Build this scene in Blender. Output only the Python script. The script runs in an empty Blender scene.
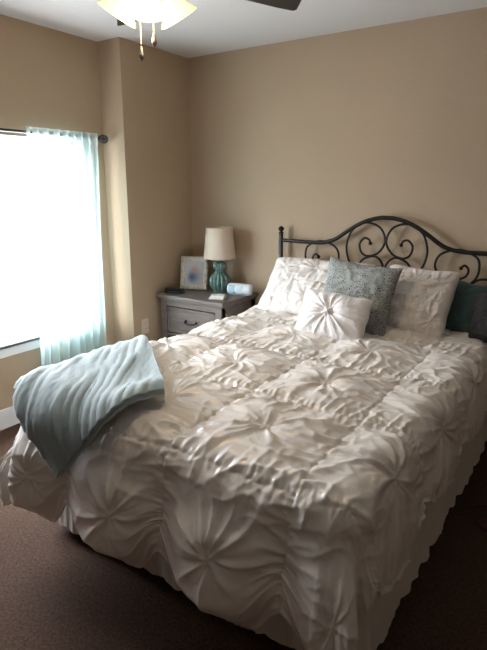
import bpy, bmesh, math, random
import numpy as np
from mathutils import Vector, Matrix, Euler

PI = math.pi
C = bpy.context.scene.collection
sc = bpy.context.scene
random.seed(7)

# ------------------------------------------------------------------ materials
def mat(name, col, rough=.6, metal=0., spec=.5, noise=None, bump=None, sheen=0., trans=0., emit=None, coat=0.):
    """noise=(scale, amount, detail): slight albedo variation; bump=(scale, strength, distance, detail)"""
    m = bpy.data.materials.new(name); m.use_nodes = True
    nt = m.node_tree; b = nt.nodes['Principled BSDF']
    b.inputs['Base Color'].default_value = (*col, 1)
    b.inputs['Roughness'].default_value = rough
    b.inputs['Metallic'].default_value = metal
    b.inputs['Specular IOR Level'].default_value = spec
    b.inputs['Sheen Weight'].default_value = sheen
    b.inputs['Transmission Weight'].default_value = trans
    b.inputs['Coat Weight'].default_value = coat
    tc = nt.nodes.new('ShaderNodeTexCoord')
    if noise:
        n = nt.nodes.new('ShaderNodeTexNoise'); n.inputs['Scale'].default_value = noise[0]
        n.inputs['Detail'].default_value = noise[2] if len(noise) > 2 else 3
        nt.links.new(tc.outputs['Object'], n.inputs['Vector'])
        r = nt.nodes.new('ShaderNodeMapRange'); r.inputs['From Min'].default_value = .3; r.inputs['From Max'].default_value = .7
        r.inputs['To Min'].default_value = 1-noise[1]; r.inputs['To Max'].default_value = 1+noise[1]
        nt.links.new(n.outputs['Fac'], r.inputs['Value'])
        v = nt.nodes.new('ShaderNodeVectorMath'); v.operation = 'SCALE'; v.inputs[0].default_value = col
        nt.links.new(r.outputs['Result'], v.inputs['Scale']); nt.links.new(v.outputs['Vector'], b.inputs['Base Color'])
    if bump:
        n = nt.nodes.new('ShaderNodeTexNoise'); n.inputs['Scale'].default_value = bump[0]
        n.inputs['Detail'].default_value = bump[3] if len(bump) > 3 else 3
        nt.links.new(tc.outputs['Object'], n.inputs['Vector'])
        bp = nt.nodes.new('ShaderNodeBump'); bp.inputs['Strength'].default_value = bump[1]; bp.inputs['Distance'].default_value = bump[2]
        nt.links.new(n.outputs['Fac'], bp.inputs['Height']); nt.links.new(bp.outputs['Normal'], b.inputs['Normal'])
    if emit:
        b.inputs['Emission Color'].default_value = (*emit[0], 1); b.inputs['Emission Strength'].default_value = emit[1]
    return m

M = {}
M['wall'] = mat('tan_wall_paint', (.415, .312, .212), .75, noise=(1.5, .03), bump=(55, .35, .004, 4))
M['ceiling'] = mat('white_ceiling_paint', (.70, .675, .66), .9, bump=(60, .4, .005, 4))
M['trim'] = mat('white_trim_paint', (.78, .78, .78), .45)
M['reveal'] = mat('window_reveal_paint', (.66, .64, .64), .7, bump=(60, .3, .003))
M['vinyl'] = mat('white_window_vinyl', (.8, .8, .82), .35)
M['white_fabric'] = mat('white_ruched_fabric', (.79, .74, .69), .30, spec=.8, bump=(420, .10, .001))
M['sham_fabric'] = mat('white_sham_fabric', (.80, .755, .72), .42, spec=.5, bump=(420, .12, .001))
M['white_cotton'] = mat('white_cotton', (.68, .64, .60), .7, bump=(300, .15, .001))
M['crisp_white'] = mat('crisp_white_fabric', (.84, .82, .82), .6, sheen=.15, bump=(350, .12, .001))
M['blanket'] = mat('aqua_grey_fleece', (.27, .345, .362), .85, sheen=.3, noise=(14, .06, 4), bump=(260, .4, .002))
M['blanket_trim'] = mat('aqua_piping', (.40, .49, .50), .7, sheen=.3)
M['teal'] = mat('deep_teal_fabric', (.045, .09, .09), .75, sheen=.2, bump=(300, .2, .001))
M['charcoal'] = mat('charcoal_fabric', (.016, .014, .016), .8, sheen=.1)
M['iron'] = mat('dark_bronze_iron', (.022, .020, .020), .38, metal=.7, bump=(80, .15, .001))
M['rod'] = mat('brushed_pewter', (.09, .085, .09), .35, metal=.9)
M['shade_fabric'] = mat('beige_linen_shade', (.60, .50, .395), .8, bump=(250, .3, .001))
M['brass'] = mat('aged_brass', (.35, .26, .12), .35, metal=1.)
M['black_plastic'] = mat('black_plastic', (.012, .012, .014), .4)
M['clock_body'] = mat('white_plastic', (.68, .73, .77), .35)
M['clock_face'] = mat('pale_blue_panel', (.40, .60, .72), .25)
M['clock_face2'] = mat('frosted_blue_panel', (.55, .66, .72), .3)
M['marble'] = mat('white_stone', (.72, .70, .67), .5, noise=(30, .08))
M['outlet'] = mat('ivory_plastic', (.62, .52, .42), .4)
M['slot'] = mat('outlet_slot_dark', (.05, .045, .04), .6)
M['dark'] = mat('dark_underside', (.06, .055, .05), .9)
M['blade'] = mat('espresso_blade', (.028, .022, .02), .45)
M['carpet'] = mat('brown_carpet', (.078, .040, .023), .97, noise=(90, .45, 6), bump=(120, 1., .012, 6))
M['sheet_pocket'] = M['white_cotton']

def wood(name, c0, c1):
    m = bpy.data.materials.new(name); m.use_nodes = True; nt = m.node_tree; b = nt.nodes['Principled BSDF']
    tc = nt.nodes.new('ShaderNodeTexCoord'); mp = nt.nodes.new('ShaderNodeMapping'); mp.inputs['Scale'].default_value = (2.5, 30, 30)
    n = nt.nodes.new('ShaderNodeTexNoise'); n.inputs['Scale'].default_value = 2.2; n.inputs['Detail'].default_value = 6; n.inputs['Distortion'].default_value = .6
    r = nt.nodes.new('ShaderNodeValToRGB'); r.color_ramp.elements[0].position = .3; r.color_ramp.elements[1].position = .72
    r.color_ramp.elements[0].color = (*c0, 1); r.color_ramp.elements[1].color = (*c1, 1)
    bp = nt.nodes.new('ShaderNodeBump'); bp.inputs['Strength'].default_value = .2; bp.inputs['Distance'].default_value = .002
    nt.links.new(tc.outputs['Object'], mp.inputs['Vector']); nt.links.new(mp.outputs['Vector'], n.inputs['Vector'])
    nt.links.new(n.outputs['Fac'], r.inputs['Fac']); nt.links.new(r.outputs['Color'], b.inputs['Base Color'])
    nt.links.new(n.outputs['Fac'], bp.inputs['Height']); nt.links.new(bp.outputs['Normal'], b.inputs['Normal'])
    b.inputs['Roughness'].default_value = .5
    return m
M['wood'] = wood('weathered_grey_wood', (.10, .077, .069), (.19, .148, .13))

def gourd_glaze():
    m = mat('teal_crackle_glaze', (.10, .22, .20), .25, coat=.4)
    nt = m.node_tree; b = nt.nodes['Principled BSDF']; tc = nt.nodes.new('ShaderNodeTexCoord')
    n = nt.nodes.new('ShaderNodeTexNoise'); n.inputs['Scale'].default_value = 26; n.inputs['Detail'].default_value = 5
    r = nt.nodes.new('ShaderNodeValToRGB'); r.color_ramp.elements[0].position = .38; r.color_ramp.elements[1].position = .68
    r.color_ramp.elements[0].color = (.075, .165, .15, 1); r.color_ramp.elements[1].color = (.19, .31, .28, 1)
    nt.links.new(tc.outputs['Object'], n.inputs['Vector']); nt.links.new(n.outputs['Fac'], r.inputs['Fac']); nt.links.new(r.outputs['Color'], b.inputs['Base Color'])
    return m
M['glaze'] = gourd_glaze()

def ornate_white():
    return mat('whitewashed_carved_wood', (.60, .545, .50), .6, noise=(70, .28, 5), bump=(90, .8, .006, 4))
M['frame_white'] = ornate_white()

def photo_print():
    """a soft portrait-like print: pale ground, a pinkish area above, a blue one below"""
    m = bpy.data.materials.new('framed_photo_print'); m.use_nodes = True; nt = m.node_tree; b = nt.nodes['Principled BSDF']
    tc = nt.nodes.new('ShaderNodeTexCoord')
    def blob(cx, cz, rx, rz):
        mp = nt.nodes.new('ShaderNodeMapping'); mp.inputs['Location'].default_value = (-cx/rx, 0, -cz/rz); mp.inputs['Scale'].default_value = (1/rx, 0, 1/rz)
        g = nt.nodes.new('ShaderNodeTexGradient'); g.gradient_type = 'SPHERICAL'
        nt.links.new(tc.outputs['Object'], mp.inputs['Vector']); nt.links.new(mp.outputs['Vector'], g.inputs['Vector']); return g.outputs['Fac']
    prev = (.50, .49, .50, 1); last = None
    for (cx, cz, rx, rz, c) in [(.0, .108, .07, .075, (.16, .20, .30, 1)), (.002, .155, .045, .05, (.48, .30, .26, 1)), (-.02, .10, .04, .05, (.10, .12, .22, 1))]:
        mx = nt.nodes.new('ShaderNodeMix'); mx.data_type = 'RGBA'
        nt.links.new(blob(cx, cz, rx, rz), mx.inputs[0])
        if last is None: mx.inputs[6].default_value = prev
        else: nt.links.new(last, mx.inputs[6])
        mx.inputs[7].default_value = c; last = mx.outputs[2]
    nt.links.new(last, b.inputs['Base Color']); b.inputs['Roughness'].default_value = .2
    return m
M['photo'] = photo_print()

def sheer():
    m = bpy.data.materials.new('sheer_aqua_voile'); m.use_nodes = True; nt = m.node_tree
    out = nt.nodes['Material Output']; nt.nodes.remove(nt.nodes['Principled BSDF'])
    tr = nt.nodes.new('ShaderNodeBsdfTransparent'); tr.inputs['Color'].default_value = (.90, .96, .965, 1)
    tl = nt.nodes.new('ShaderNodeBsdfTranslucent'); tl.inputs['Color'].default_value = (.68, .86, .86, 1)
    df = nt.nodes.new('ShaderNodeBsdfDiffuse'); df.inputs['Color'].default_value = (.66, .78, .78, 1)
    a = nt.nodes.new('ShaderNodeMixShader'); a.inputs[0].default_value = .45
    nt.links.new(tl.outputs[0], a.inputs[1]); nt.links.new(df.outputs[0], a.inputs[2])
    lw = nt.nodes.new('ShaderNodeLayerWeight'); lw.inputs['Blend'].default_value = .3
    r = nt.nodes.new('ShaderNodeMapRange'); r.inputs['To Min'].default_value = .5; r.inputs['To Max'].default_value = .95
    nt.links.new(lw.outputs['Facing'], r.inputs['Value'])
    b = nt.nodes.new('ShaderNodeMixShader'); nt.links.new(r.outputs['Result'], b.inputs[0])
    nt.links.new(tr.outputs[0], b.inputs[1]); nt.links.new(a.outputs[0], b.inputs[2]); nt.links.new(b.outputs[0], out.inputs['Surface'])
    return m
M['sheer'] = sheer()

def glass():
    m = bpy.data.materials.new('window_glass'); m.use_nodes = True; nt = m.node_tree
    out = nt.nodes['Material Output']; nt.nodes.remove(nt.nodes['Principled BSDF'])
    tr = nt.nodes.new('ShaderNodeBsdfTransparent'); tr.inputs['Color'].default_value = (.95, .97, .97, 1)
    gl = nt.nodes.new('ShaderNodeBsdfGlossy'); gl.inputs['Roughness'].default_value = .03
    mx = nt.nodes.new('ShaderNodeMixShader'); mx.inputs[0].default_value = .05
    nt.links.new(tr.outputs[0], mx.inputs[1]); nt.links.new(gl.outputs[0], mx.inputs[2]); nt.links.new(mx.outputs[0], out.inputs['Surface'])
    return m
M['glass'] = glass()

def lit_glass():
    m = bpy.data.materials.new('lit_amber_frosted_glass'); m.use_nodes = True; nt = m.node_tree
    b = nt.nodes['Principled BSDF']; b.inputs['Base Color'].default_value = (.85, .70, .40, 1); b.inputs['Roughness'].default_value = .35
    lw = nt.nodes.new('ShaderNodeLayerWeight'); lw.inputs['Blend'].default_value = .45
    r = nt.nodes.new('ShaderNodeValToRGB')
    r.color_ramp.elements[0].color = (1., .82, .36, 1); r.color_ramp.elements[1].color = (.62, .42, .09, 1)
    r.color_ramp.elements[0].position = .35; r.color_ramp.elements[1].position = .9
    nt.links.new(lw.outputs['Facing'], r.inputs['Fac']); nt.links.new(r.outputs['Color'], b.inputs['Emission Color'])
    b.inputs['Emission Strength'].default_value = 1.9
    return m
M['lit_glass'] = lit_glass()
M['bulb'] = mat('lit_bulb', (1, .9, .7), .3, emit=((1., .78, .46), 30))

def medallion():
    """lacy round medallions in muted mauve, brown and cream on aqua"""
    m = bpy.data.materials.new('aqua_medallion_print'); m.use_nodes = True; nt = m.node_tree; b = nt.nodes['Principled BSDF']
    N = lambda t: nt.nodes.new(t); L = nt.links.new
    def math_(op, a=None, c=None, v=None):
        n = N('ShaderNodeMath'); n.operation = op
        if a is not None: (L(a, n.inputs[0]) if not isinstance(a, float) else setattr(n.inputs[0], 'default_value', a))
        if c is not None: (L(c, n.inputs[1]) if not isinstance(c, float) else setattr(n.inputs[1], 'default_value', c))
        return n.outputs[0]
    tc = N('ShaderNodeTexCoord'); sp = N('ShaderNodeSeparateXYZ'); L(tc.outputs['Object'], sp.inputs[0])
    def cell(o):
        a = math_('MULTIPLY', o, 1/.15); a = math_('ADD', a, .52 if o is sp.outputs[0] else .3)
        f = math_('FRACT', math_('ADD', a, 20.)); return math_('SUBTRACT', f, .5)
    X = cell(sp.outputs[0]); Z = cell(sp.outputs[1])
    r = math_('SQRT', math_('ADD', math_('MULTIPLY', X, X), math_('MULTIPLY', Z, Z)))
    th = math_('ARCTAN2', Z, X)
    pet = math_('SINE', math_('MULTIPLY', th, 12.))
    ring = math_('SINE', math_('ADD', math_('MULTIPLY', r, 62.), math_('MULTIPLY', pet, 1.3)))
    vo = N('ShaderNodeTexVoronoi'); vo.feature = 'DISTANCE_TO_EDGE'; vo.inputs['Scale'].default_value = 75; L(tc.outputs['Object'], vo.inputs['Vector'])
    edge = math_('LESS_THAN', vo.outputs['Distance'], .16)
    mask = math_('GREATER_THAN', ring, .1)
    inside = math_('LESS_THAN', r, .46)
    m1 = math_('MULTIPLY', mask, inside)
    mx = N('ShaderNodeMix'); mx.data_type = 'RGBA'; mx.inputs[6].default_value = (.20, .25, .235, 1); mx.inputs[7].default_value = (.06, .075, .085, 1); L(m1, mx.inputs[0])
    core = math_('LESS_THAN', r, .13)
    m3 = N('ShaderNodeMix'); m3.data_type = 'RGBA'; L(core, m3.inputs[0]); L(mx.outputs[2], m3.inputs[6]); m3.inputs[7].default_value = (.10, .105, .14, 1)
    m2 = N('ShaderNodeMix'); m2.data_type = 'RGBA'; L(math_('MULTIPLY', edge, .75), m2.inputs[0]); L(m3.outputs[2], m2.inputs[6]); m2.inputs[7].default_value = (.36, .35, .32, 1)
    L(m2.outputs[2], b.inputs['Base Color']); b.inputs['Roughness'].default_value = .8
    return m
M['medallion'] = medallion()

# ------------------------------------------------------------------ mesh helpers
def link(name, me, m=None, parent=None, smooth=False):
    if m is not None: me.materials.append(m)
    if smooth:
        me.polygons.foreach_set('use_smooth', [True]*len(me.polygons))
    o = bpy.data.objects.new(name, me); C.objects.link(o)
    if parent: o.parent = parent
    return o
def obj(name, bm, m, parent=None, smooth=False):
    bmesh.ops.recalc_face_normals(bm, faces=bm.faces)
    me = bpy.data.meshes.new(name); bm.to_mesh(me); bm.free()
    return link(name, me, m, parent, smooth)
def box(bm, lo, hi, bev=0., seg=2, mtx=None):
    r = bmesh.ops.create_cube(bm, size=1); vs = r['verts']
    for v in vs:
        for k in range(3): v.co[k] = lo[k]+(v.co[k]+.5)*(hi[k]-lo[k])
    if bev:
        es = list({e for v in vs for e in v.link_edges})
        rr = bmesh.ops.bevel(bm, geom=es, offset=bev, segments=seg, affect='EDGES', profile=.5)
        vs = list({v for f in rr['faces'] for v in f.verts} | {v for v in vs if v.is_valid})
    if mtx is not None: bmesh.ops.transform(bm, matrix=mtx, verts=vs)
    return vs
def lathe(bm, prof, n=32, ribs=0, ribamp=0., mtx=None, caps=True):
    rings = []
    for (r, z) in prof:
        ring = []
        for k in range(n):
            a = 2*PI*k/n
            rr = r
            if ribs: rr = r*(1-ribamp*(1-abs(math.sin(ribs*a/2))**.6))
            ring.append(bm.verts.new((rr*math.cos(a), rr*math.sin(a), z)))
        rings.append(ring)
    for a, b in zip(rings, rings[1:]):
        for k in range(n): bm.faces.new((a[k], a[(k+1) % n], b[(k+1) % n], b[k]))
    if caps:
        if prof[0][0] > 1e-5: bm.faces.new(rings[0][::-1])
        if prof[-1][0] > 1e-5: bm.faces.new(rings[-1])
    vs = [v for r in rings for v in r]
    if mtx is not None: bmesh.ops.transform(bm, matrix=mtx, verts=vs)
    return vs
def tube(bm, pts, r, n=10, closed=False, flat=1.):
    """round (or flattened) bar swept along points; r may be a list"""
    pts = [Vector(p) for p in pts]; N = len(pts); rs = r if isinstance(r, (list, tuple)) else [r]*N
    rings = []; ref = None
    for i, p in enumerate(pts):
        t = (pts[(i+1) % N]-pts[i-1]) if closed else (pts[min(i+1, N-1)]-pts[max(i-1, 0)])
        t.normalize()
        if ref is None: ref = Vector((0, 1, 0)) if abs(t.y) < .9 else Vector((1, 0, 0))
        u = (ref-t*ref.dot(t)).normalized(); w = t.cross(u); ref = u
        rings.append([bm.verts.new(p+u*rs[i]*flat*math.cos(2*PI*k/n)+w*rs[i]*math.sin(2*PI*k/n)) for k in range(n)])
    rg = range(N if closed else N-1)
    for i in rg:
        a, b = rings[i], rings[(i+1) % N]
        for k in range(n): bm.faces.new((a[k], a[(k+1) % n], b[(k+1) % n], b[k]))
    if not closed: bm.faces.new(rings[0][::-1]); bm.faces.new(rings[-1])
def ball(bm, c, r, sx=1, sy=1, sz=1, u=12, v=8):
    rr = bmesh.ops.create_uvsphere(bm, u_segments=u, v_segments=v, radius=r)
    for w in rr['verts']: w.co = Vector((w.co.x*sx+c[0], w.co.y*sy+c[1], w.co.z*sz+c[2]))
def smooth_curve(pts, n=8):
    """Catmull-Rom through points"""
    P = [Vector(p) for p in pts]; P = [P[0]*2-P[1]]+P+[P[-1]*2-P[-2]]; out = []
    for i in range(1, len(P)-2):
        for k in range(n):
            t = k/n; a, b, c, d = P[i-1:i+3]
            out.append(.5*((2*b)+(c-a)*t+(2*a-5*b+4*c-d)*t*t+(3*b-a-3*c+d)*t**3))
    out.append(P[-2]); return out
def thing(name, label, cat, loc=(0, 0, 0), rot=(0, 0, 0), group=None):
    o = bpy.data.objects.new(name, None); C.objects.link(o); o.location = loc; o.rotation_euler = rot
    o.empty_display_size = .1
    tag(o, label, cat, group); return o
def tag(o, label, cat, group=None):
    o['label'] = label; o['category'] = cat
    if group: o['group'] = group
    return o
def struct(name, bm, m, parent=None, smooth=False):
    o = obj(name, bm, m, parent, smooth)
    if not parent: o['kind'] = 'structure'
    return o
def grid_mesh(name, P):
    """P: (ny,nx,3) array -> mesh of quads"""
    ny, nx = P.shape[:2]
    i = np.arange(nx-1)[None, :]; j = np.arange(ny-1)[:, None]; b = j*nx+i
    F = np.stack([b, b+1, b+nx+1, b+nx], -1).reshape(-1, 4)
    me = bpy.data.meshes.new(name); me.vertices.add(nx*ny); me.vertices.foreach_set('co', P.reshape(-1).astype('f'))
    me.loops.add(F.size); me.loops.foreach_set('vertex_index', F.reshape(-1).astype('i'))
    me.polygons.add(len(F)); me.polygons.foreach_set('loop_start', (np.arange(len(F))*4).astype('i'))
    me.polygons.foreach_set('loop_total', np.full(len(F), 4, 'i')); me.polygons.foreach_set('use_smooth', np.ones(len(F), bool))
    me.update(calc_edges=True); me.validate(); return me

# numpy gradient noise
def _hash(ix, iy, s):
    h = (ix.astype(np.int64)*374761393+iy.astype(np.int64)*668265263+s*2147483647) & 0xffffffff
    h = ((h ^ (h >> 13))*1274126177) & 0xffffffff
    return ((h ^ (h >> 16)) & 0xffffff)/float(0xffffff)*2*PI
def pn(x, y, s=0):
    """2-D gradient noise, about -0.7..0.7"""
    x, y = np.broadcast_arrays(np.asarray(x, float), np.asarray(y, float))
    ix = np.floor(x); iy = np.floor(y); fx = x-ix; fy = y-iy
    u = fx**3*(fx*(fx*6-15)+10); v = fy**3*(fy*(fy*6-15)+10)
    def g(a, b):
        t = _hash(ix+a, iy+b, s); return np.cos(t)*(fx-a)+np.sin(t)*(fy-b)
    return (g(0, 0)*(1-u)+g(1, 0)*u)*(1-v)+(g(0, 1)*(1-u)+g(1, 1)*u)*v
def ridge(n, k=2.2, p=1.6):
    """sharp crests, rounded valleys, 0..1"""
    return np.clip(1-np.abs(n)*k, 0, 1)**p
def sst(x, a, b):
    t = np.clip((x-a)/(b-a), 0, 1); return t*t*(3-2*t)

# ------------------------------------------------------------------ the room
WL, WS, WH, WN = -2.94, -2.73, 3.32, 2.62      # window wall x, side wall x, headboard wall y, jog y
XR, YB, HC = 2.5, -2.6, 2.44
WY0, WY1, WZ0, WZ1, WD = .95, 2.43, .52, 1.79, .12
bm = bmesh.new(); box(bm, (WL-.3, YB-.1, -.1), (XR+.1, WH+.15, 0)); struct('floor', bm, M['carpet'])
bm = bmesh.new(); box(bm, (WL-.3, YB-.1, HC), (XR+.1, WH+.15, HC+.1)); struct('ceiling', bm, M['ceiling'])
bm = bmesh.new(); box(bm, (WL-.3, WH, 0), (XR+.1, WH+.15, HC)); struct('wall_headboard', bm, M['wall'])
bm = bmesh.new(); box(bm, (WL-WD, WN, 0), (WS, WH, HC), 0); struct('wall_side', bm, M['wall'])
bm = bmesh.new(); box(bm, (XR, YB-.1, 0), (XR+.1, WH, HC)); struct('wall_right', bm, M['wall'])
bm = bmesh.new(); box(bm, (WL-.3, YB-.1, 0), (XR, YB, HC)); struct('wall_back', bm, M['wall'])
bm = bmesh.new()
box(bm, (WL-WD, YB, 0), (WL, WY0, HC)); box(bm, (WL-WD, WY1, 0), (WL, WN, HC))
box(bm, (WL-WD, WY0, 0), (WL, WY1, WZ0)); box(bm, (WL-WD, WY0, WZ1), (WL, WY1, HC))
struct('wall_window', bm, M['wall'])
# window with vinyl frame, one mullion, panes, sill board and apron
w = thing('window_1', '', ''); 
for k in ('label', 'category'): del w[k]
w['kind'] = 'structure'
bm = bmesh.new(); fx0, fx1 = WL-WD+.005, WL-WD+.055
for lo, hi in [((fx0, WY0, WZ0), (fx1, WY0+.045, WZ1)), ((fx0, WY1-.045, WZ0), (fx1, WY1, WZ1)), ((fx0, WY0, WZ0), (fx1, WY1, WZ0+.05)),
               ((fx0, WY0, WZ1-.035), (fx1, WY1, WZ1)), ((fx0+.005, 1.66, WZ0), (fx1-.005, 1.70, WZ1))]:
    box(bm, lo, hi, .006)
obj('window_frame', bm, M['vinyl'], w)
for a, b in ((WY0+.045, 1.66), (1.70, WY1-.045)):
    bm = bmesh.new(); box(bm, (fx0+.02, a, WZ0+.05), (fx0+.026, b, WZ1-.035)); obj('pane', bm, M['glass'], w)
bm = bmesh.new(); box(bm, (WL-WD+.05, WY0+.002, WZ0-.0), (WL+.035, WY1-.002, WZ0+.022), .006); box(bm, (WL, WY0-.03, WZ0), (WL+.035, WY1+.03, WZ0+.022), .006)
obj('window_sill', bm, M['trim'], w)
bm = bmesh.new(); box(bm, (WL, WY0-.02, WZ0-.06), (WL+.014, WY1+.02, WZ0), .004); obj('apron', bm, M['trim'], w)
bm = bmesh.new()
for lo, hi in [((fx1, WY0, WZ1-.004), (WL-.001, WY1, WZ1)), ((fx1, WY1-.004, WZ0), (WL-.001, WY1, WZ1)), ((fx1, WY0, WZ0), (WL-.001, WY0+.004, WZ1))]: box(bm, lo, hi)
obj('reveal_lining', bm, M['reveal'], w)
# baseboards
def base(name, lo, hi):
    bm = bmesh.new(); box(bm, lo, hi, .004); struct(name, bm, M['trim'])
base('baseboard_window', (WL, YB, 0), (WL+.014, WN, .13))
base('baseboard_jog', (WL+.014, WN-.014, 0), (WS+.014, WN, .13))
base('baseboard_side', (WS, WN, 0), (WS+.014, WH, .13))
base('baseboard_headboard', (WS+.014, WH-.014, 0), (XR, WH, .13))

# ------------------------------------------------------------------ bed
UL, UR, VF = -1.82, -.45, 1.25       # mattress sides and foot
bed = thing('bed', 'queen bed with dark scrolled iron headboard, covered in white ruched bedding', 'bed', (-1.09, 2.2, 0))
def inbed(o): o.location = (1.09, -2.2, 0); return o
bm = bmesh.new(); box(bm, (UL, VF, .40), (UR, 3.17, .66), .05, 4); inbed(obj('mattress', bm, M['white_cotton'], bed, True))
bm = bmesh.new(); box(bm, (UL+.01, VF+.01, .19), (UR-.01, 3.17, .40), .02, 3); inbed(obj('box_spring', bm, M['white_cotton'], bed, True))
bm = bmesh.new()
box(bm, (UL+.02, VF+.03, .15), (UR-.02, VF+.07, .19)); box(bm, (UL+.02, 3.1, .15), (UR-.02, 3.14, .19))
box(bm, (UL+.02, VF+.03, .15), (UL+.06, 3.235, .19)); box(bm, (UR-.06, VF+.03, .15), (UR-.02, 3.235, .19))
inbed(obj('bed_frame', bm, M['iron'], bed))
for lx in (UL+.10, UR-.10):
    for ly in (VF+.22, 2.9):
        bm = bmesh.new(); box(bm, (lx-.02, ly-.02, 0), (lx+.02, ly+.02, .19), .003); inbed(obj('leg', bm, M['iron'], bed))
# gathered skirt with a scalloped hem
def skirt():
    path = []
    a, b, c = UL-.015, UR+.015, VF-.015
    n = 1400; Ls = [3.1-c, b-a, 3.1-c]; tot = sum(Ls); P = np.zeros((16, n, 3))
    for i in range(n):
        d = i/(n-1)*tot
        if d < Ls[0]: p = (a, 3.1-d); nn = (-1, 0)
        elif d < Ls[0]+Ls[1]: p = (a+d-Ls[0], c); nn = (0, -1)
        else: p = (b, c+d-Ls[0]-Ls[1]); nn = (1, 0)
        for e, sgn in ((Ls[0], 1), (Ls[0]+Ls[1], -1)):     # round the corners
            if abs(d-e) < .05:
                k = (d-e+.05)/.1; n0 = (-1, 0) if sgn == 1 else (0, -1); n1 = (0, -1) if sgn == 1 else (1, 0)
                nn = (n0[0]*(1-k)+n1[0]*k, n0[1]*(1-k)+n1[1]*k); q = math.hypot(*nn); nn = (nn[0]/q, nn[1]/q)
        w1 = float(pn(d*11, .3, 3))*1.2+float(pn(d*27, .9, 5))*.5
        sc_ = abs(math.sin(d*PI/.11))
        for j in range(16):
            h = j/15; off = .004+h*(.022+.016*w1)
            z = .37-(.37-.055+.016*sc_-.016)*h
            P[j, i] = (p[0]+(.03*max(0, p[1]-1.1) if p[0] > -1 else 0)+nn[0]*off, p[1]+nn[1]*off, z)
    return P
o = link('bed_skirt', grid_mesh('bed_skirt', skirt()), M['white_cotton'], bed); inbed(o)

# headboard ---------------------------------------------------------
HY = 3.255; CX = -1.09
hb = thing('headboard', '', '')
for k in ('label', 'category'): del hb[k]
C.objects.unlink(hb); bpy.data.objects.remove(hb)
bm = bmesh.new()
for z in (.62, .80): tube(bm, [(CX-.765, HY, z), (CX+.765, HY, z)], .010)
hb = inbed(obj('headboard', bm, M['iron'], bed, True))
def iron(name, build, parent=hb):
    bm = bmesh.new(); build(bm); return obj(name, bm, M['iron'], parent, True)
for s in (-1, 1):
    iron('post', lambda b: (box(b, (CX+s*.765-.0125, HY-.0125, 0), (CX+s*.765+.0125, HY+.0125, 1.165), .003),))
    iron('finial', lambda b: (lathe(b, [(.0, 0), (.019, .001), (.019, .008), (.011, .012), (.010, .018), (.019, .024), (.022, .032), (.019, .042), (.008, .052), (.0, .054)], 16,
                                    mtx=Matrix.Translation((CX+s*.765, HY, 1.163)))))
top = [(-.765, 1.117), (-.60, 1.115), (-.47, 1.116), (-.40, 1.126), (-.335, 1.152), (-.245, 1.215), (-.15, 1.268), (-.06, 1.295), (0, 1.299)]
top = top+[(-x, z) for x, z in top[-2::-1]]
def toprail(b):
    pts = smooth_curve([(CX+x, HY, z) for x, z in top], 8)
    tube(b, pts, .0135, 10, flat=.8)
iron('top_rail', toprail)
def scroll(pts, sg, rod=.0072, knob=True):
    def f(b):
        P_ = smooth_curve([(CX+sg*d_, HY, z_) for d_, z_ in pts], 8); tube(b, P_, rod, 8)
        if knob: ball(b, P_[0], .0125)
    return f
for sg in (-1, 1):
    iron('scroll', scroll([(.100, 1.133), (.112, 1.158), (.145, 1.163), (.172, 1.125), (.158, 1.072), (.115, 1.050), (.045, 1.075), (.004, 1.150), (.04, 1.235), (.135, 1.264), (.225, 1.215), (.262, 1.116), (.25, 1.03), (.205, .95), (.15, .88), (.10, .80)], sg))
    iron('scroll', scroll([(.465, 1.019), (.485, 1.037), (.508, 1.012), (.495, .972), (.44, .950), (.36, .960), (.315, 1.02), (.345, 1.095), (.453, 1.128), (.545, 1.09), (.566, 1.03), (.55, .96), (.49, .90), (.40, .86), (.33, .80)], sg))
    iron('scroll', scroll([(.09, .965), (.11, .985), (.135, .955), (.10, .915), (.045, .92), (.006, .97), (.03, 1.03), (.08, 1.05), (.15, 1.02), (.18, .95), (.16, .88), (.08, .80)], sg))
    iron('scroll', scroll([(.535, .935), (.58, .962), (.65, .958), (.71, .915), (.755, .85)], sg, knob=False))

# ------------------------------------------------------------------ how cloth lies on the bed
Z0 = .695; RC = .095
cL, cR0, cF = -1.86, -.395, 1.11
def drape(s, t, off=0., flare=.045, zmin=.03):
    """cloth coordinates (s across, t along) -> position on the bed"""
    R = RC+off; cR = cR0+.03*np.clip(t-1.1, 0, 2)
    aR = s-(cR-RC); aL = (cL+RC)-s; b = (cF+RC)-t
    a = np.where(aR > 0, aR, np.where(aL > 0, -aL, 0.)); b = np.maximum(b, 0)
    qh = np.maximum(np.hypot(a, b), 1e-9); q = (np.abs(a)**4+b**4)**.25; q = q-np.log1p(np.exp((q-.53)/.012))*.012*sst(2*np.abs(dx*dy) if False else 2*np.abs(a*b)/qh**2, .2, .7)
    dx, dy = a/qh, -b/qh
    ang = np.minimum(q/R, PI/2); over = np.maximum(q-R*PI/2, 0)
    out = R*np.sin(ang)+flare*(1-np.exp(-over/.25)); z = Z0+off-R*(1-np.cos(ang))-over
    x = np.where(a == 0, s, np.where(a > 0, cR-RC, cL+RC))+dx*out
    y = np.where(b == 0, t, cF+RC)+dy*out
    soft = zmin+np.log1p(np.exp((z-zmin)/.03))*.03
    return x, y, np.where(z < .25, soft, z), dx, dy, over, q

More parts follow.
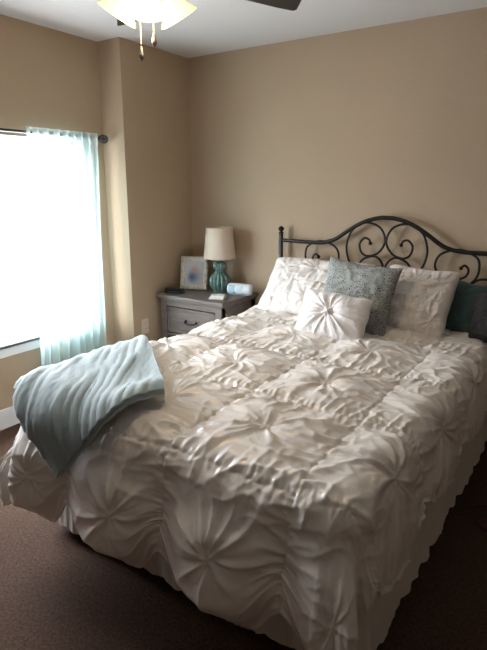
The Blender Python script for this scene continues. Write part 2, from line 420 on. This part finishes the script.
S0, S1, T0, T1 = -2.20, -.125, .655, 3.16
SX = [-.59+.46*k for k in range(-4, 2)]; SY = [1.13+.5*k for k in range(-1, 5)]
RX = [-.36+.46*k for k in range(-5, 1)]; RY = [.88+.5*k for k in range(0, 5)]
nx, ny = 440, 490
s, t = np.meshgrid(np.linspace(S0, S1, nx), np.linspace(T0, T1, ny))
def nearest(v, L):
    d = v[..., None]-np.array(L); i = np.abs(d).argmin(-1); return np.take_along_axis(d, i[..., None], -1)[..., 0], i
ws = s+.018*pn(s*3, t*3, 11); wt = t+.018*pn(s*3, t*3, 12)
dsx, isx = nearest(ws, SX); dsy, isy = nearest(wt, SY)
rs = np.random.RandomState(5)
jx = rs.uniform(-.03, .03, (6, 5)); jy = rs.uniform(-.03, .03, (6, 5)); jx[:, 0] = .055; jx[4:, 0] = .01
_, irx = nearest(s, RX); _, iry = nearest(t, RY)
rx = s-np.array(RX)[irx]-jx[irx, iry]; ry = t-np.array(RY)[iry]-jy[irx, iry]
# let the straight seams fade where the nearest rosette cell crosses over
rr = np.hypot(rx, ry)+1e-6; th = np.arctan2(ry, rx)
a, b = np.abs(dsx), np.abs(dsy)
cell = (1-np.exp(-(a/.075)**2))*(1-np.exp(-(b/.075)**2))
x, y, z, ddx, ddy, over, q = drape(s, t)
hang = sst(q, .05, .25)
h = .020*cell*(1-.5*sst(s, -.75, -.45))*(1+.6*pn(s*4, t*4, 21))
# gathers running off the seams
def gath(d, al, idx, seed, g=1.):
    sd = np.where(d > 0, 1, 2)*17+seed; out = 0
    for k in (17+seed, 34+seed):
        m = (sd == k)
        wv = al+.012*pn(al*5, d*9, k)
        lng = .6+1.1*np.abs(pn(al*9, idx*3.1, k+5))
        f = .0048*(ridge(pn(wv*50, d*1.5+idx*7.3, k), 2.4, 1.)-.4)*np.exp(-(d/.020)**2)
        f = f+.0050*(ridge(pn(wv*38+3*d, d*1.2+idx*5.1, k+1), 2.8, 1.5)-.3)*np.exp(-((np.abs(d)-.015)/(.034*lng))**2)
        f = f+.0085*(ridge(pn(wv*13-3*d, d*1.+idx*3.7, k+2), 3.4, 1.8)-.2)*np.exp(-((np.abs(d)-.03)/(.090*lng))**2)
        out = out+np.where(m, f, 0)
    return (out-.004*np.exp(-(d/.008)**2))*g
def rosette(r, th, cid, R=.20, g=1.):
    cth, sth = np.cos(th), np.sin(th); body = 1-np.exp(-(r/.03)**2)
    lm = .55+1.1*np.abs(pn(cth*1.3+7, sth*1.3+cid, 35)); tw = th+.9*r*pn(cid, r*2, 36)*6; c2, s2 = np.cos(tw), np.sin(tw)
    f = .0165*body*np.exp(-(r/(R*lm*1.25))**2)*(ridge(pn(c2*1.5+cid, s2*1.5+cid, 31), 3.0, 1.4)-.2)
    f = f+.0085*body*np.exp(-(r/(R*.42))**2)*(ridge(pn(cth*3.+cid, sth*3.+cid, 33), 2.6, 1.3)-.3)
    knot = .011*np.exp(-(r/.020)**2)*(1+.7*np.sin(th*5+cid)*np.clip(r/.012, 0, 1))
    return (f-.016*np.exp(-(r/.055)**2)+knot)*g
rosw = np.exp(-(rr/.12)**2)
h = h+gath(dsx, t, isx, 100)*(1-.7*rosw)+gath(dsy, s, isy, 200)*(1-.7*rosw)*np.where(t < 1.38, .62, 1.)
fade = (1-np.exp(-(a/.035)**2))*(1-np.exp(-(b/.035)**2))
h = h+rosette(rr, th, irx*13.7+iry*5.3)*fade
# loose wrinkles
wr = (1-.85*np.exp(-(rr/.10)**2))
h = h+wr*.0065*(ridge(pn(s*4+1.2*pn(s*3, t*3, 40), t*12+1.0*pn(s*4, t*4, 41), 42), 3.6, 1.8)-.15)
h = h+wr*.0032*(ridge(pn(s*12+1.5*pn(s*4, t*5, 45), t*11+pn(s*6, t*6, 49), 44), 4.0, 1.8)-.12)*(1-.7*hang)
h = h+.0014*pn(s*45, t*45, 47)
h = h+.010*pn(s*2.2, t*2.2, 48)
h = h*(1-.2*hang)*(1-.5*(2*np.abs(ddx*ddy))**1.5*sst(q, .05, .2))
# lobes of the hanging cloth between its seams; the seams pull the hem up
px = np.clip(1-np.abs(dsx)/.26, 0, 1)            # 1 at a seam running down the foot
py = np.clip(1-np.abs(dsy)/.27, 0, 1)
onfoot = np.abs(ddy); onside = np.abs(ddx)
wf = sst(onfoot**2, .25, .75)
lob = wf*(1-px**1.6)+(1-wf)*(1-py**1.6)
ov = np.clip(over/.40, 0, 1)
h = h+lob*(.022+.055*wf)*np.sin(np.clip(ov, 0, 1)*PI*.80)*(q > 0)*sst(over, 0, .12)
pull = wf*np.exp(-(dsx/.075)**2)+(1-wf)*np.exp(-(dsy/.075)**2)
pull = pull*(1-.8*(2*onfoot*onside)**2)
edge = lob*sst(ov, .72, 1.)*.075*(1-.9*sst(2*onfoot*onside, .3, .9))                 # hem curls under
h = h-edge
lift = (.125*pull*sst(over, .08, .36) - .02*lob*ov)
z = z+lift*np.where(over > 0, 1, 0)
# corner: deep pleats of the surplus cloth
cor = (onfoot*onside*2)**1.5*sst(over, .02, .25)
phi = np.arctan2(np.abs(ddy), np.abs(ddx)+1e-9)
h = h+cor*.045*np.cos(phi*8-1.4)+cor*.012*ridge(pn(phi*6, over*2, 77), 2.4, 1.4)
P = np.stack([x, y, z], -1)
gu = np.gradient(P, axis=1); gv = np.gradient(P, axis=0); nrm = np.cross(gu, gv); nrm /= np.linalg.norm(nrm, axis=-1, keepdims=True)+1e-12
P = P+nrm*h[..., None]
P[..., 2] = np.maximum(P[..., 2], .02)
# the far end lies flat under the pillows
com = link('comforter', grid_mesh('comforter', P), M['white_fabric'])
tag(com, 'white ruched comforter with pinched rosettes, spread over the bed', 'comforter')
md = com.modifiers.new('thickness', 'SOLIDIFY'); md.thickness = .007; md.offset = -1

# ------------------------------------------------------------------ throw blanket over the foot corner
def blanket():
    A, B, Cc, D = (-1.97, 1.90), (-1.22, 1.31), (-1.50, .845), (-1.935, 1.17)
    n1, n2 = 170, 130
    u, v = np.meshgrid(np.linspace(0, 1, n1), np.linspace(0, 1, n2))     # u: D->A / C->B ; v: AD side -> BC side
    def L(p, q, k): return p[0]+(q[0]-p[0])*k, p[1]+(q[1]-p[1])*k
    x0, y0 = L(D, A, u); x1, y1 = L(Cc, B, u)
    s = x0+(x1-x0)*v; t = y0+(y1-y0)*v
    t = t+.035*np.sin(v*PI)*u - .02*np.sin(u*PI)*v
    s = s+.03*np.sin(u*PI)*v
    x, y, z, dx, dy, over, q = drape(s, t, .050, .03)
    P = np.stack([x, y, z], -1)
    gu = np.gradient(P, axis=1); gv = np.gradient(P, axis=0); nr = np.cross(gu, gv); nr /= -np.linalg.norm(nr, axis=-1, keepdims=True)
    if nr[..., 2].mean() < 0: nr = -nr
    w = u*1.0+.35*v
    w1 = u+.5*v; o1 = (v-.5*u)
    h = .010*ridge(pn(w1*3.6+.35*pn(u*3, v*3, 60), o1*.9+4, 61), 2.2, 1.3)
    h += .006*ridge(pn(w1*8.5+.3*pn(u*4, v*4, 66), o1*1.6, 62), 2.8, 1.5)+.010*pn(u*1.6, v*1.6, 63)+.0015*pn(u*26, v*26, 64)
    h += .028*np.exp(-((u-.85)/.22)**2-((v-.94)/.08)**2)          # thick rolled end
    h = h*(sst(v, -.02, .06)*.6+.4)
    return P+nr*h[..., None]
P = blanket()
bl = link('throw_blanket', grid_mesh('throw_blanket', P), M['blanket'])
tag(bl, 'aqua-grey fleece throw blanket draped over the foot corner of the bed', 'blanket')
md = bl.modifiers.new('thickness', 'SOLIDIFY'); md.thickness = .022; md.offset = -1
bm = bmesh.new(); rim = [Vector(p) for p in list(P[::2, 0])[::-1]]+[Vector(p) for p in P[0, ::2]]
tube(bm, rim, .006, 8); tube(bm, [Vector(p) for p in P[-1, ::2]], .006, 8)
obj('piping', bm, M['blanket_trim'], bl, True)

# ------------------------------------------------------------------ pillows
def pillow(name, w, h, th, m, style='plain', seed=1, n=90, pinch=.05, ear=.03):
    """cushion standing on its lower edge: x across, y up, z thickness; origin at its centre"""
    u, v = np.meshgrid(np.linspace(-1, 1, n), np.linspace(-1, 1, n))
    X = u*w/2*(1-pinch*(1-v**2)**1.0*np.abs(u)**3*-1*-1)
    X = u*w/2*(1-pinch*(1-np.abs(v)**2.5)*0-pinch*(1-v**2)*np.abs(u)**4)
    Y = v*h/2*(1-pinch*(1-u**2)*np.abs(v)**4)
    cr = np.clip((np.abs(u)+np.abs(v)-1.80)/.2, 0, 1)                     # slightly rounded corners
    X -= np.sign(u)*cr*ear*w*.5; Y -= np.sign(v)*cr*ear*h*.5
    T = th/2*((1-np.abs(u)**2.6)*(1-np.abs(v)**2.6))**.52
    X += .008*pn(v*2.5, .1, seed); Y += .010*pn(u*2.5, .7, seed+1)
    e = (1-np.abs(u)**6)*(1-np.abs(v)**6)
    d = .010*pn(u*2+seed, v*2, seed+2)+.0015*pn(u*9, v*9, seed+3)
    xx, yy = u*w/2, v*h/2
    if style == 'ruched':
        SXp = [-w/3, 0., w/3]; SYp = [-h*.25, h*.25]
        for (a0, al, L_, k) in [(xx, yy, [-w/2, -w/6, w/6, w/2], 1), (yy, xx, [-h/2, 0., h/2], 2)]:
            ds, ii = nearest(a0+.012*pn(xx*6, yy*6, seed+8), L_); d = d+gath(ds*1.2, al*1.15, ii, seed+300+k)*.9
        rx_, i1 = nearest(xx, SXp); ry_, i2 = nearest(yy, SYp)
        d = d+rosette(np.hypot(rx_, ry_)*1.5+1e-6, np.arctan2(ry_, rx_), i1*4.3+i2*2.7+seed)*.85
        d = d+.006*(ridge(pn(xx*12+2*pn(xx*6, yy*6, 3), yy*10, seed+9), 2.5, 1.9)-.2)
    elif style == 'rosette':
        r = np.hypot(xx+.03*w, yy-.02*h)+1e-6; a = np.arctan2(yy-.02*h, xx+.03*w)
        d = d+.015*(1-np.exp(-(r/.035)**2))*np.exp(-(r/.20)**2)*ridge(pn(np.cos(a)*2.3+seed, np.sin(a)*2.3+r*3, seed+5), 2.4, 1.5)
        d = d-.020*np.exp(-(r/.050)**2)+.024*np.exp(-(r/.023)**2)*(1+.5*np.sin(a*6))
        dd, ii = nearest(u, [-1., 1.]); d = d+.006*ridge(pn(yy*45, xx*6, seed+6), 2.4, 1.3)*np.exp(-(dd*w/2/.05)**2)
        dd, ii = nearest(v, [-1., 1.]); d = d+.006*ridge(pn(xx*45, yy*6, seed+7), 2.4, 1.3)*np.exp(-(dd*h/2/.05)**2)
    else:
        d = d+.006*ridge(pn(u*3+v, v*4-u*2, seed+5), 2.2, 1.5)
    F = np.stack([X, Y, T+d*e], -1); Bk = np.stack([X, Y, -T+.006*pn(u*2, v*2, seed+7)*e], -1)
    bm = bmesh.new()
    me1 = grid_mesh('a', F); me2 = grid_mesh('b', Bk[:, ::-1])
    bm.from_mesh(me1); bm.from_mesh(me2); bmesh.ops.remove_doubles(bm, verts=bm.verts, dist=.0008)
    bpy.data.meshes.remove(me1); bpy.data.meshes.remove(me2)
    return obj(name, bm, m, None, True)
def stand(o, x, y, z, yaw=0, lean=20, roll=0):
    """face towards -y, leaning back by `lean` degrees; (x, y, z) is the middle of the bottom edge's resting place"""
    R = Matrix.Rotation(math.radians(yaw), 4, 'Z') @ Matrix.Rotation(math.radians(90-lean), 4, 'X') @ Matrix.Rotation(math.radians(roll), 4, 'Z')
    h = o.dimensions.y/2
    up = R @ Vector((0, 1, 0, 0)).to_3d() if False else (R.to_3x3() @ Matrix.Rotation(math.radians(-roll), 3, 'Z') @ Vector((0, 1, 0)))
    o.matrix_world = Matrix.Translation(Vector((x, y, z))+up*h) @ R
    return o
pg = 'bed pillows along the headboard'
p = pillow('pillow_sham', .71, .46, .17, M['sham_fabric'], 'ruched', 3); stand(p, -1.445, 2.84, .685, 3, 44, 0)
tag(p, 'large white ruched pillow sham at the nightstand end of the headboard', 'pillow', pg)
p = pillow('pillow_sham', .42, .42, .17, M['sham_fabric'], 'ruched', 23); stand(p, -.805, 2.83, .675, -6, 30, -1)
tag(p, 'white ruched pillow sham standing between the patterned cushion and the teal pillow', 'pillow', pg)
p = pillow('pillow', .40, .33, .13, M['teal'], 'plain', 53); stand(p, -.60, 3.01, .67, -6, 25, -10)
tag(p, 'deep teal pillow behind the right white sham', 'pillow', pg)
p = pillow('pillow', .28, .27, .12, M['charcoal'], 'plain', 63); stand(p, -.35, 2.88, .69, -4, 24, 0)
tag(p, 'charcoal pillow at the right edge of the bed, beside the teal pillow', 'pillow', pg)
p = pillow('throw_cushion', .45, .41, .14, M['medallion'], 'plain', 73, pinch=.09, ear=0.); stand(p, -1.075, 2.68, .69, -3, 20, -4)
tag(p, 'square aqua cushion printed with lacy grey medallions', 'cushion')
p = pillow('throw_cushion', .395, .265, .15, M['crisp_white'], 'rosette', 83, pinch=.04); stand(p, -1.115, 2.49, .685, 4, 26, -5)
tag(p, 'small white cushion with a pinched centre rosette, in front of the medallion cushion', 'cushion')

# ------------------------------------------------------------------ nightstand and what stands on it
NX0, NX1, NY0, NY1, NZ = -2.69, -2.07, 2.83, 3.30, .70
ns = thing('nightstand', 'weathered grey-brown wooden nightstand in the corner beside the bed', 'nightstand', ((NX0+NX1)/2, (NY0+NY1)/2, 0))
off = (-(NX0+NX1)/2, -(NY0+NY1)/2, 0)
def npart(name, boxes, m=M['wood'], parent=ns, bev=.004):
    bm = bmesh.new()
    for lo, hi in boxes: box(bm, lo, hi, bev)
    o = obj(name, bm, m, parent)
    if parent is ns: o.location = off
    return o
npart('top', [((NX0, NY0, NZ-.028), (NX1, NY1, NZ)), ((NX0+.012, NY0+.012, NZ-.042), (NX1-.012, NY1-.004, NZ-.026))])
npart('cabinet_body', [((NX0+.025, NY0+.03, .12), (NX0+.045, NY1-.01, NZ-.04)), ((NX1-.045, NY0+.03, .12), (NX1-.025, NY1-.01, NZ-.04)),
                       ((NX0+.025, NY1-.03, .12), (NX1-.025, NY1-.01, NZ-.04)), ((NX0+.025, NY0+.03, .12), (NX1-.025, NY1-.01, .14)),
                       ((NX0+.025, NY0+.022, NZ-.085), (NX1-.025, NY0+.04, NZ-.04)), ((NX0+.025, NY0+.022, .10), (NX1-.025, NY0+.04, .16)),
                       ((NX0+.025, NY0+.022, .385), (NX1-.025, NY0+.04, .405))])
for lx in (NX0+.025, NX1-.08):
    for ly in (NY0+.018, NY1-.065): npart('leg', [((lx, ly, 0), (lx+.055, ly+.055, NZ-.04))])
for z0, z1 in ((.41, .608), (.165, .38)):
    d = npart('drawer', [((NX0+.088, NY0+.030, z0), (NX1-.088, NY0+.045, z1)),
                         ((NX0+.084, NY0+.024, z0), (NX0+.104, NY0+.04, z1)), ((NX1-.104, NY0+.024, z0), (NX1-.084, NY0+.04, z1)),
                         ((NX0+.084, NY0+.024, z1-.02), (NX1-.084, NY0+.04, z1)), ((NX0+.084, NY0+.024, z0), (NX1-.084, NY0+.04, z0+.02))])
    bm = bmesh.new(); zc = (z0+z1)/2; xc = (NX0+NX1)/2
    tube(bm, smooth_curve([(xc-.05, NY0+.032, zc+.005), (xc-.045, NY0+.008, zc), (xc, NY0+.0, zc-.008), (xc+.045, NY0+.008, zc), (xc+.05, NY0+.032, zc+.005)], 5), .005, 8)
    ball(bm, (xc-.05, NY0+.03, zc+.005), .010); ball(bm, (xc+.05, NY0+.03, zc+.005), .010)
    obj('handle', bm, M['iron'], d, True)

lamp = thing('table_lamp', 'table lamp with ribbed teal gourd base and beige shade on the nightstand', 'lamp', (-2.333, 3.16, NZ))
bm = bmesh.new()
prof = [(.0, .0), (.045, 0), (.050, .006), (.052, .012), (.060, .022), (.074, .045), (.083, .072), (.082, .095), (.070, .120), (.050, .142), (.036, .155),
        (.033, .162), (.036, .172), (.048, .185), (.053, .200), (.049, .216), (.034, .230), (.020, .236), (.018, .244), (.0, .244)]
prof = [(p_.x, p_.z) for p_ in smooth_curve([(r, 0, z) for r, z in prof], 3)]
prof = [(max(r, 0), z) for r, z in prof]
lathe(bm, prof, 112, 14, .22); obj('lamp_base', bm, M['glaze'], lamp, True)
bm = bmesh.new(); lathe(bm, [(.012, .243), (.012, .262), (.017, .264), (.017, .300), (.005, .305), (.005, .485), (.0, .487)], 16); obj('socket_stem', bm, M['brass'], lamp, True)
bm = bmesh.new(); ball(bm, (0, 0, .35), .028, sz=1.25); obj('bulb', bm, M['crisp_white'], lamp, True)
bm = bmesh.new()
lathe(bm, [(.117, .262), (.119, .260), (.121, .262), (.100, .490), (.098, .492), (.096, .490), (.123, .262)], 48, caps=False)
for k in range(3):
    a_ = 2*PI*k/3; tube(bm, [(0, 0, .478), (.094*math.cos(a_), .094*math.sin(a_), .478)], .002, 6)
obj('lamp_shade', bm, M['shade_fabric'], lamp, True)

# ornate photo frame
fr = thing('photo_frame', 'whitewashed carved photo frame standing left of the lamp', 'picture frame', (-2.545, 3.10, NZ), (math.radians(-12), 0, math.radians(22)))
fr.rotation_mode = 'XYZ'
FW, FH = .225, .262
bm = bmesh.new()
prof = [(.0, .0), (.004, .012), (.014, .018), (.024, .012), (.031, .014), (.038, .006), (.038, .0)]
def frame_ring(bm, W, H, prof):
    rings = []
    for d_, z_ in prof:
        x_, a0_, a1_ = W/2-d_, d_, H-d_; pts = []
        N = 26
        for (p0, p1) in (((-x_, a0_), (x_, a0_)), ((x_, a0_), (x_, a1_)), ((x_, a1_), (-x_, a1_)), ((-x_, a1_), (-x_, a0_))):
            for k in range(N):
                t_ = k/N; px_, pz_ = p0[0]+(p1[0]-p0[0])*t_, p0[1]+(p1[1]-p0[1])*t_
                wv = .0025*math.sin(k/N*2*PI*5) if d_ < .03 and z_ > 0 else 0
                o_ = .003*abs(math.sin(k/N*PI*6)) if d_ == 0 else 0
                pts.append(bm.verts.new((px_*(1+o_/W), -z_-wv, pz_+(o_ if pz_ > H/2 else -0*o_))))
        rings.append(pts)
    n = len(rings[0])
    for a_, b_ in zip(rings, rings[1:]+rings[:1]):
        for k in range(n): bm.faces.new((a_[k], a_[(k+1) % n], b_[(k+1) % n], b_[k]))
frame_ring(bm, FW, FH, prof)
for sx_ in (-1, 1):
    for zz in (.02, .245-.01): ball(bm, (sx_*(FW/2-.018), -.014, zz), .016, sy=.6)
for k in range(8):
    ball(bm, (FW/2-.016+.004*(-1)**k, -.016, .035+k*.026), .010, sy=.6, u=8, v=6)
obj('frame', bm, M['frame_white'], fr, True)
bm = bmesh.new(); box(bm, (-FW/2+.034, -.004, .034), (FW/2-.034, -.001, FH-.034)); obj('photograph', bm, M['photo'], fr)
bm = bmesh.new(); box(bm, (-.025, 0, -.18), (.025, .004, 0), mtx=Matrix.Translation((0, .006, .20)) @ Matrix.Rotation(math.radians(24), 4, 'X'))
box(bm, (-FW/2+.02, 0, .02), (FW/2-.02, .004, FH-.02)); obj('easel_back', bm, M['dark'], fr)

# rounded white clock radio with pale blue panels
ck = thing('clock_radio', 'rounded white clock radio with pale blue panel, right of the lamp base', 'clock', (-2.135, 3.15, NZ), (0, 0, math.radians(14)))
bm = bmesh.new()
tube(bm, [(-.095, 0, .043), (-.090, 0, .043), (-.075, 0, .043), (.07, 0, .043), (.085, 0, .043), (.095, 0, .043)], [.036, .041, .043, .043, .040, .027], 32)
obj('housing', bm, M['clock_body'], ck, True)
bm = bmesh.new(); box(bm, (-.088, -.044, .012), (-.035, -.020, .074), .008, 3); obj('display', bm, M['clock_face'], ck, True)
bm = bmesh.new(); box(bm, (-.028, -.0435, .012), (.030, -.020, .074), .008, 3); obj('speaker_panel', bm, M['clock_face2'], ck, True)
bm = bmesh.new(); box(bm, (-.07, -.02, 0), (.07, .02, .006), .002); obj('foot', bm, M['clock_body'], ck)

co = thing('stone_coaster', 'small pale stone coaster pair near the front edge of the nightstand', 'coaster', (-2.20, 2.95, NZ), (0, 0, math.radians(20)))
bm = bmesh.new(); box(bm, (-.055, -.045, 0), (.055, .045, .014), .004, 3); obj('lower_tile', bm, M['marble'], co)
bm = bmesh.new(); box(bm, (-.05, -.042, .014), (.052, .044, .026), .004, 3, Matrix.Rotation(math.radians(9), 4, 'Z')); obj('upper_tile', bm, M['marble'], co)

rc = thing('glasses_case', 'slim black case lying at the left corner of the nightstand', 'case', (-2.60, 2.935, NZ), (0, 0, math.radians(12)))
bm = bmesh.new(); box(bm, (-.075, -.032, 0), (.075, .032, .018), .008, 3); obj('case_bottom', bm, M['black_plastic'], rc, True)
bm = bmesh.new(); box(bm, (-.073, -.030, .018), (.073, .030, .034), .009, 3); obj('case_lid', bm, M['black_plastic'], rc, True)

# wall outlet
ot = thing('wall_outlet', 'ivory electrical outlet on the side wall left of the nightstand', 'outlet', (WS, 2.735, .46))
bm = bmesh.new(); box(bm, (0, -.036, -.058), (.006, .036, .058), .003); obj('cover_plate', bm, M['outlet'], ot)
for zz in (-.02, .02):
    bm = bmesh.new(); box(bm, (.004, -.016, zz-.014), (.008, .016, zz+.014), .003); s_ = obj('socket', bm, M['outlet'], ot)
    bm = bmesh.new(); box(bm, (.0075, -.008, zz-.004), (.0085, -.006, zz+.006)); box(bm, (.0075, .006, zz-.004), (.0085, .008, zz+.006)); obj('slot', bm, M['slot'], s_)

# ------------------------------------------------------------------ curtain and rod
RXp, RZ = WL+.085, 1.805
rd = thing('curtain_rod', 'dark pewter curtain rod with cage ball finial above the window', 'curtain rod', (RXp, 2.5, RZ))
bm = bmesh.new(); tube(bm, [(0, -2.2, 0), (0, .0, 0)], .0085, 12); tube(bm, [(0, -.02, 0), (0, .01, 0)], .012, 12); obj('rod', bm, M['rod'], rd, True)
bm = bmesh.new(); cy = .047
for k in range(6):
    a_ = k*PI/6
    tube(bm, [(.027*math.sin(t_)*math.cos(a_), cy-.036*math.cos(t_), .027*math.sin(t_)*math.sin(a_)) for t_ in [i*2*PI/24 for i in range(24)]], .0028, 6, closed=True)
ball(bm, (0, cy+.037, 0), .006); ball(bm, (0, .012, 0), .010); ball(bm, (0, cy, 0), .013)
obj('finial', bm, M['rod'], rd, True)
for yy in (-.03, -2.1):
    bm = bmesh.new(); tube(bm, [(-.084, yy, 0), (0, yy, 0)], .006, 8); box(bm, (-.085, yy-.02, -.03), (-.079, yy+.02, .03), .003); obj('bracket', bm, M['rod'], rd, True)

def curtain():
    n, m_ = 420, 90
    d = np.linspace(0, 1, n); zz = np.linspace(0, 1, m_); D, Zz = np.meshgrid(d, zz)
    y0 = 1.95-.07*Zz; y1 = 2.485-.03*Zz
    yy = y0+(y1-y0)*D
    k = sst(Zz, 0, .12)
    dep = (.010+.030*k)*(np.sin(D*2*PI*8.5+1.2*np.sin(D*9)+.8*Zz)*.8+.9*pn(D*9, Zz*1.2, 3))
    dep2 = .004*pn(D*60, Zz*2, 9)*(1-.6*k)+.010*ridge(pn(D*14, Zz*1.5, 19), 2.2)*k
    yy = yy+.012*k*pn(D*11, Zz*1.5, 8)
    x_ = RXp+.013*(1-k)+dep+dep2+.006
    z_ = RZ+.030-Zz*(RZ+.030-.03)
    return np.stack([x_, yy, z_], -1)
cu = link('curtain', grid_mesh('curtain', curtain()), M['sheer'])
tag(cu, 'sheer aqua curtain panel hanging from the rod at the right of the window', 'curtain')

# ------------------------------------------------------------------ ceiling fan with lights
FX, FY = -1.44, 1.53
fan = thing('ceiling_fan', 'ceiling fan with dark blades, lit amber glass shades and pull chains', 'ceiling fan', (FX, FY, HC))
bm = bmesh.new(); lathe(bm, [(.0, 0), (.075, 0), (.072, -.02), (.03, -.045), (.03, -.05), (.10, -.055), (.11, -.07), (.11, -.125), (.09, -.145), (.05, -.155), (.05, -.18), (.07, -.19), (.07, -.215), (.03, -.23), (.0, -.23)], 32)
obj('motor_housing', bm, M['iron'], fan, True)
BZ = -.174
for k in range(5):
    a_ = math.radians(68+72*k)
    R4 = Matrix.Rotation(a_, 4, 'Z') @ Matrix.Rotation(math.radians(-12), 4, 'X')
    out = [(.20, -.045), (.30, -.058), (.45, -.068), (.64, -.070), (.67, -.066), (.69, -.052), (.735, .052), (.725, .066), (.64, .070), (.45, .068), (.30, .058), (.20, .045)]
    bm = bmesh.new(); up_ = [bm.verts.new((x_, y_, .003)) for x_, y_ in out]; dn = [bm.verts.new((x_, y_, -.003)) for x_, y_ in out]
    bm.faces.new(up_); bm.faces.new(dn[::-1])
    for i in range(len(out)): j = (i+1) % len(out); bm.faces.new((up_[i], dn[i], dn[j], up_[j]))
    bmesh.ops.transform(bm, matrix=R4, verts=bm.verts); b_ = obj('blade', bm, M['blade'], fan); b_.location = (0, 0, BZ)
    bm = bmesh.new(); box(bm, (.07, -.018, -.008), (.24, .018, -.003), .002); bmesh.ops.transform(bm, matrix=R4, verts=bm.verts); obj('blade_bracket', bm, M['iron'], b_)
LK = -.222
for k, az in enumerate((-47, 73, 193)):
    a_ = math.radians(az)
    Rm = Matrix.Translation((.055*math.cos(a_), .055*math.sin(a_), LK)) @ Matrix.Rotation(a_, 4, 'Z') @ Matrix.Rotation(math.radians(180-(36 if k else 12)), 4, 'Y')
    bm = bmesh.new(); lathe(bm, [(.014, -.02), (.018, .0), (.022, .035), (.020, .045)], 20, mtx=Rm); arm = obj('light_arm', bm, M['iron'], fan, True)
    pr_ = [(.022, .030), (.034, .040), (.043, .062), (.050, .088), (.060, .110), (.074, .127), (.077, .131)]
    pr2 = [(max(r-.003, .01), z+.001) for r, z in pr_[::-1]]
    bm = bmesh.new(); lathe(bm, pr_+pr2+[pr_[0]], 36, mtx=Rm, caps=False); sh = obj('glass_shade', bm, M['lit_glass'], fan, True)
    bm = bmesh.new(); ball(bm, (0, 0, .075), .024, sz=1.3); bmesh.ops.transform(bm, matrix=Rm, verts=bm.verts); obj('bulb', bm, M['bulb'], fan, True)
for (cx_, cy_, ln) in ((-.022, -.02, .215), (.014, .012, .165)):
    bm = bmesh.new(); n_ = int(ln/.006)
    tube(bm, [(cx_, cy_, -.23), (cx_, cy_, -.23-ln)], .0016, 6)
    for i in range(n_): ball(bm, (cx_, cy_, -.232-i*.006), .0024, u=6, v=4)
    ch = obj('pull_chain', bm, M['brass'], fan, True)
    bm = bmesh.new(); lathe(bm, [(.0, 0), (.003, -.001), (.005, -.012), (.0095, -.030), (.010, -.038), (.006, -.046), (.002, -.050), (.0, -.053)], 14, mtx=Matrix.Translation((cx_, cy_, -.23-ln)))
    obj('fob', bm, M['blade'], ch, True)

# cord on the carpet
pts = smooth_curve([(.20, 2.75, .006), (.02, 2.72, .006), (-.10, 2.62, .006), (-.19, 2.50, .006), (-.25, 2.41, .007), (-.275, 2.33, .010), (-.235, 2.27, .012), (-.165, 2.28, .010), (-.13, 2.36, .008), (-.17, 2.44, .008), (-.24, 2.47, .009), (-.30, 2.44, .008), (-.33, 2.40, .006)], 8)
bm = bmesh.new(); tube(bm, pts, .0045, 8); o = obj('power_cord', bm, M['black_plastic'], None, True)
tag(o, 'thin black cord looped on the carpet beside the bed', 'cord')

# ------------------------------------------------------------------ light
wd = bpy.data.worlds.new('daylight'); sc.world = wd; wd.use_nodes = True; nt = wd.node_tree
bg = nt.nodes['Background']; bg.inputs['Strength'].default_value = 29.
tcw = nt.nodes.new('ShaderNodeTexCoord'); sp = nt.nodes.new('ShaderNodeSeparateXYZ'); nt.links.new(tcw.outputs['Generated'], sp.inputs[0])
rp = nt.nodes.new('ShaderNodeValToRGB'); nt.links.new(sp.outputs['Z'], rp.inputs['Fac'])
rp.color_ramp.elements[0].position = .0; rp.color_ramp.elements[0].color = (.50, .50, .53, 1)
rp.color_ramp.elements[1].position = .12; rp.color_ramp.elements[1].color = (.97, .97, 1.04, 1)
nt.links.new(rp.outputs['Color'], bg.inputs['Color'])
pl = bpy.data.lights.new('window_portal', 'AREA'); pl.shape = 'RECTANGLE'; pl.size = WZ1-WZ0; pl.size_y = WY1-WY0; pl.cycles.is_portal = True
po = bpy.data.objects.new('window_portal', pl); C.objects.link(po); po.location = (WL-WD-.02, (WY0+WY1)/2, (WZ0+WZ1)/2); po.rotation_euler = (0, -PI/2, 0)
for k, az in enumerate((0,)):
    l = bpy.data.lights.new('fan_bulb_light', 'POINT'); l.energy = 9; l.color = (1., .80, .56); l.shadow_soft_size = .06
    lo = bpy.data.objects.new('fan_bulb_light', l); C.objects.link(lo); lo.location = (FX, FY, HC-.40)

# ------------------------------------------------------------------ camera
cam = bpy.data.cameras.new('camera'); co_ = bpy.data.objects.new('camera', cam); C.objects.link(co_); sc.camera = co_
co_.location = (0, 0, 1.5); co_.rotation_euler = (math.radians(90-13.3), 0, math.radians(33.8))
cam.sensor_fit = 'VERTICAL'; cam.sensor_height = 24; cam.lens = 24*518.6/650; cam.shift_y = -17.3/650; cam.clip_start = .02
sc.view_settings.view_transform = 'Standard'; sc.view_settings.look = 'None'; sc.view_settings.gamma = 1
sc.view_settings.use_curve_mapping = False; sc.view_settings.exposure = .12
sc.cycles.max_bounces = 10; sc.cycles.diffuse_bounces = 5; sc.cycles.transparent_max_bounces = 12
sc.cycles.sample_clamp_indirect = 8
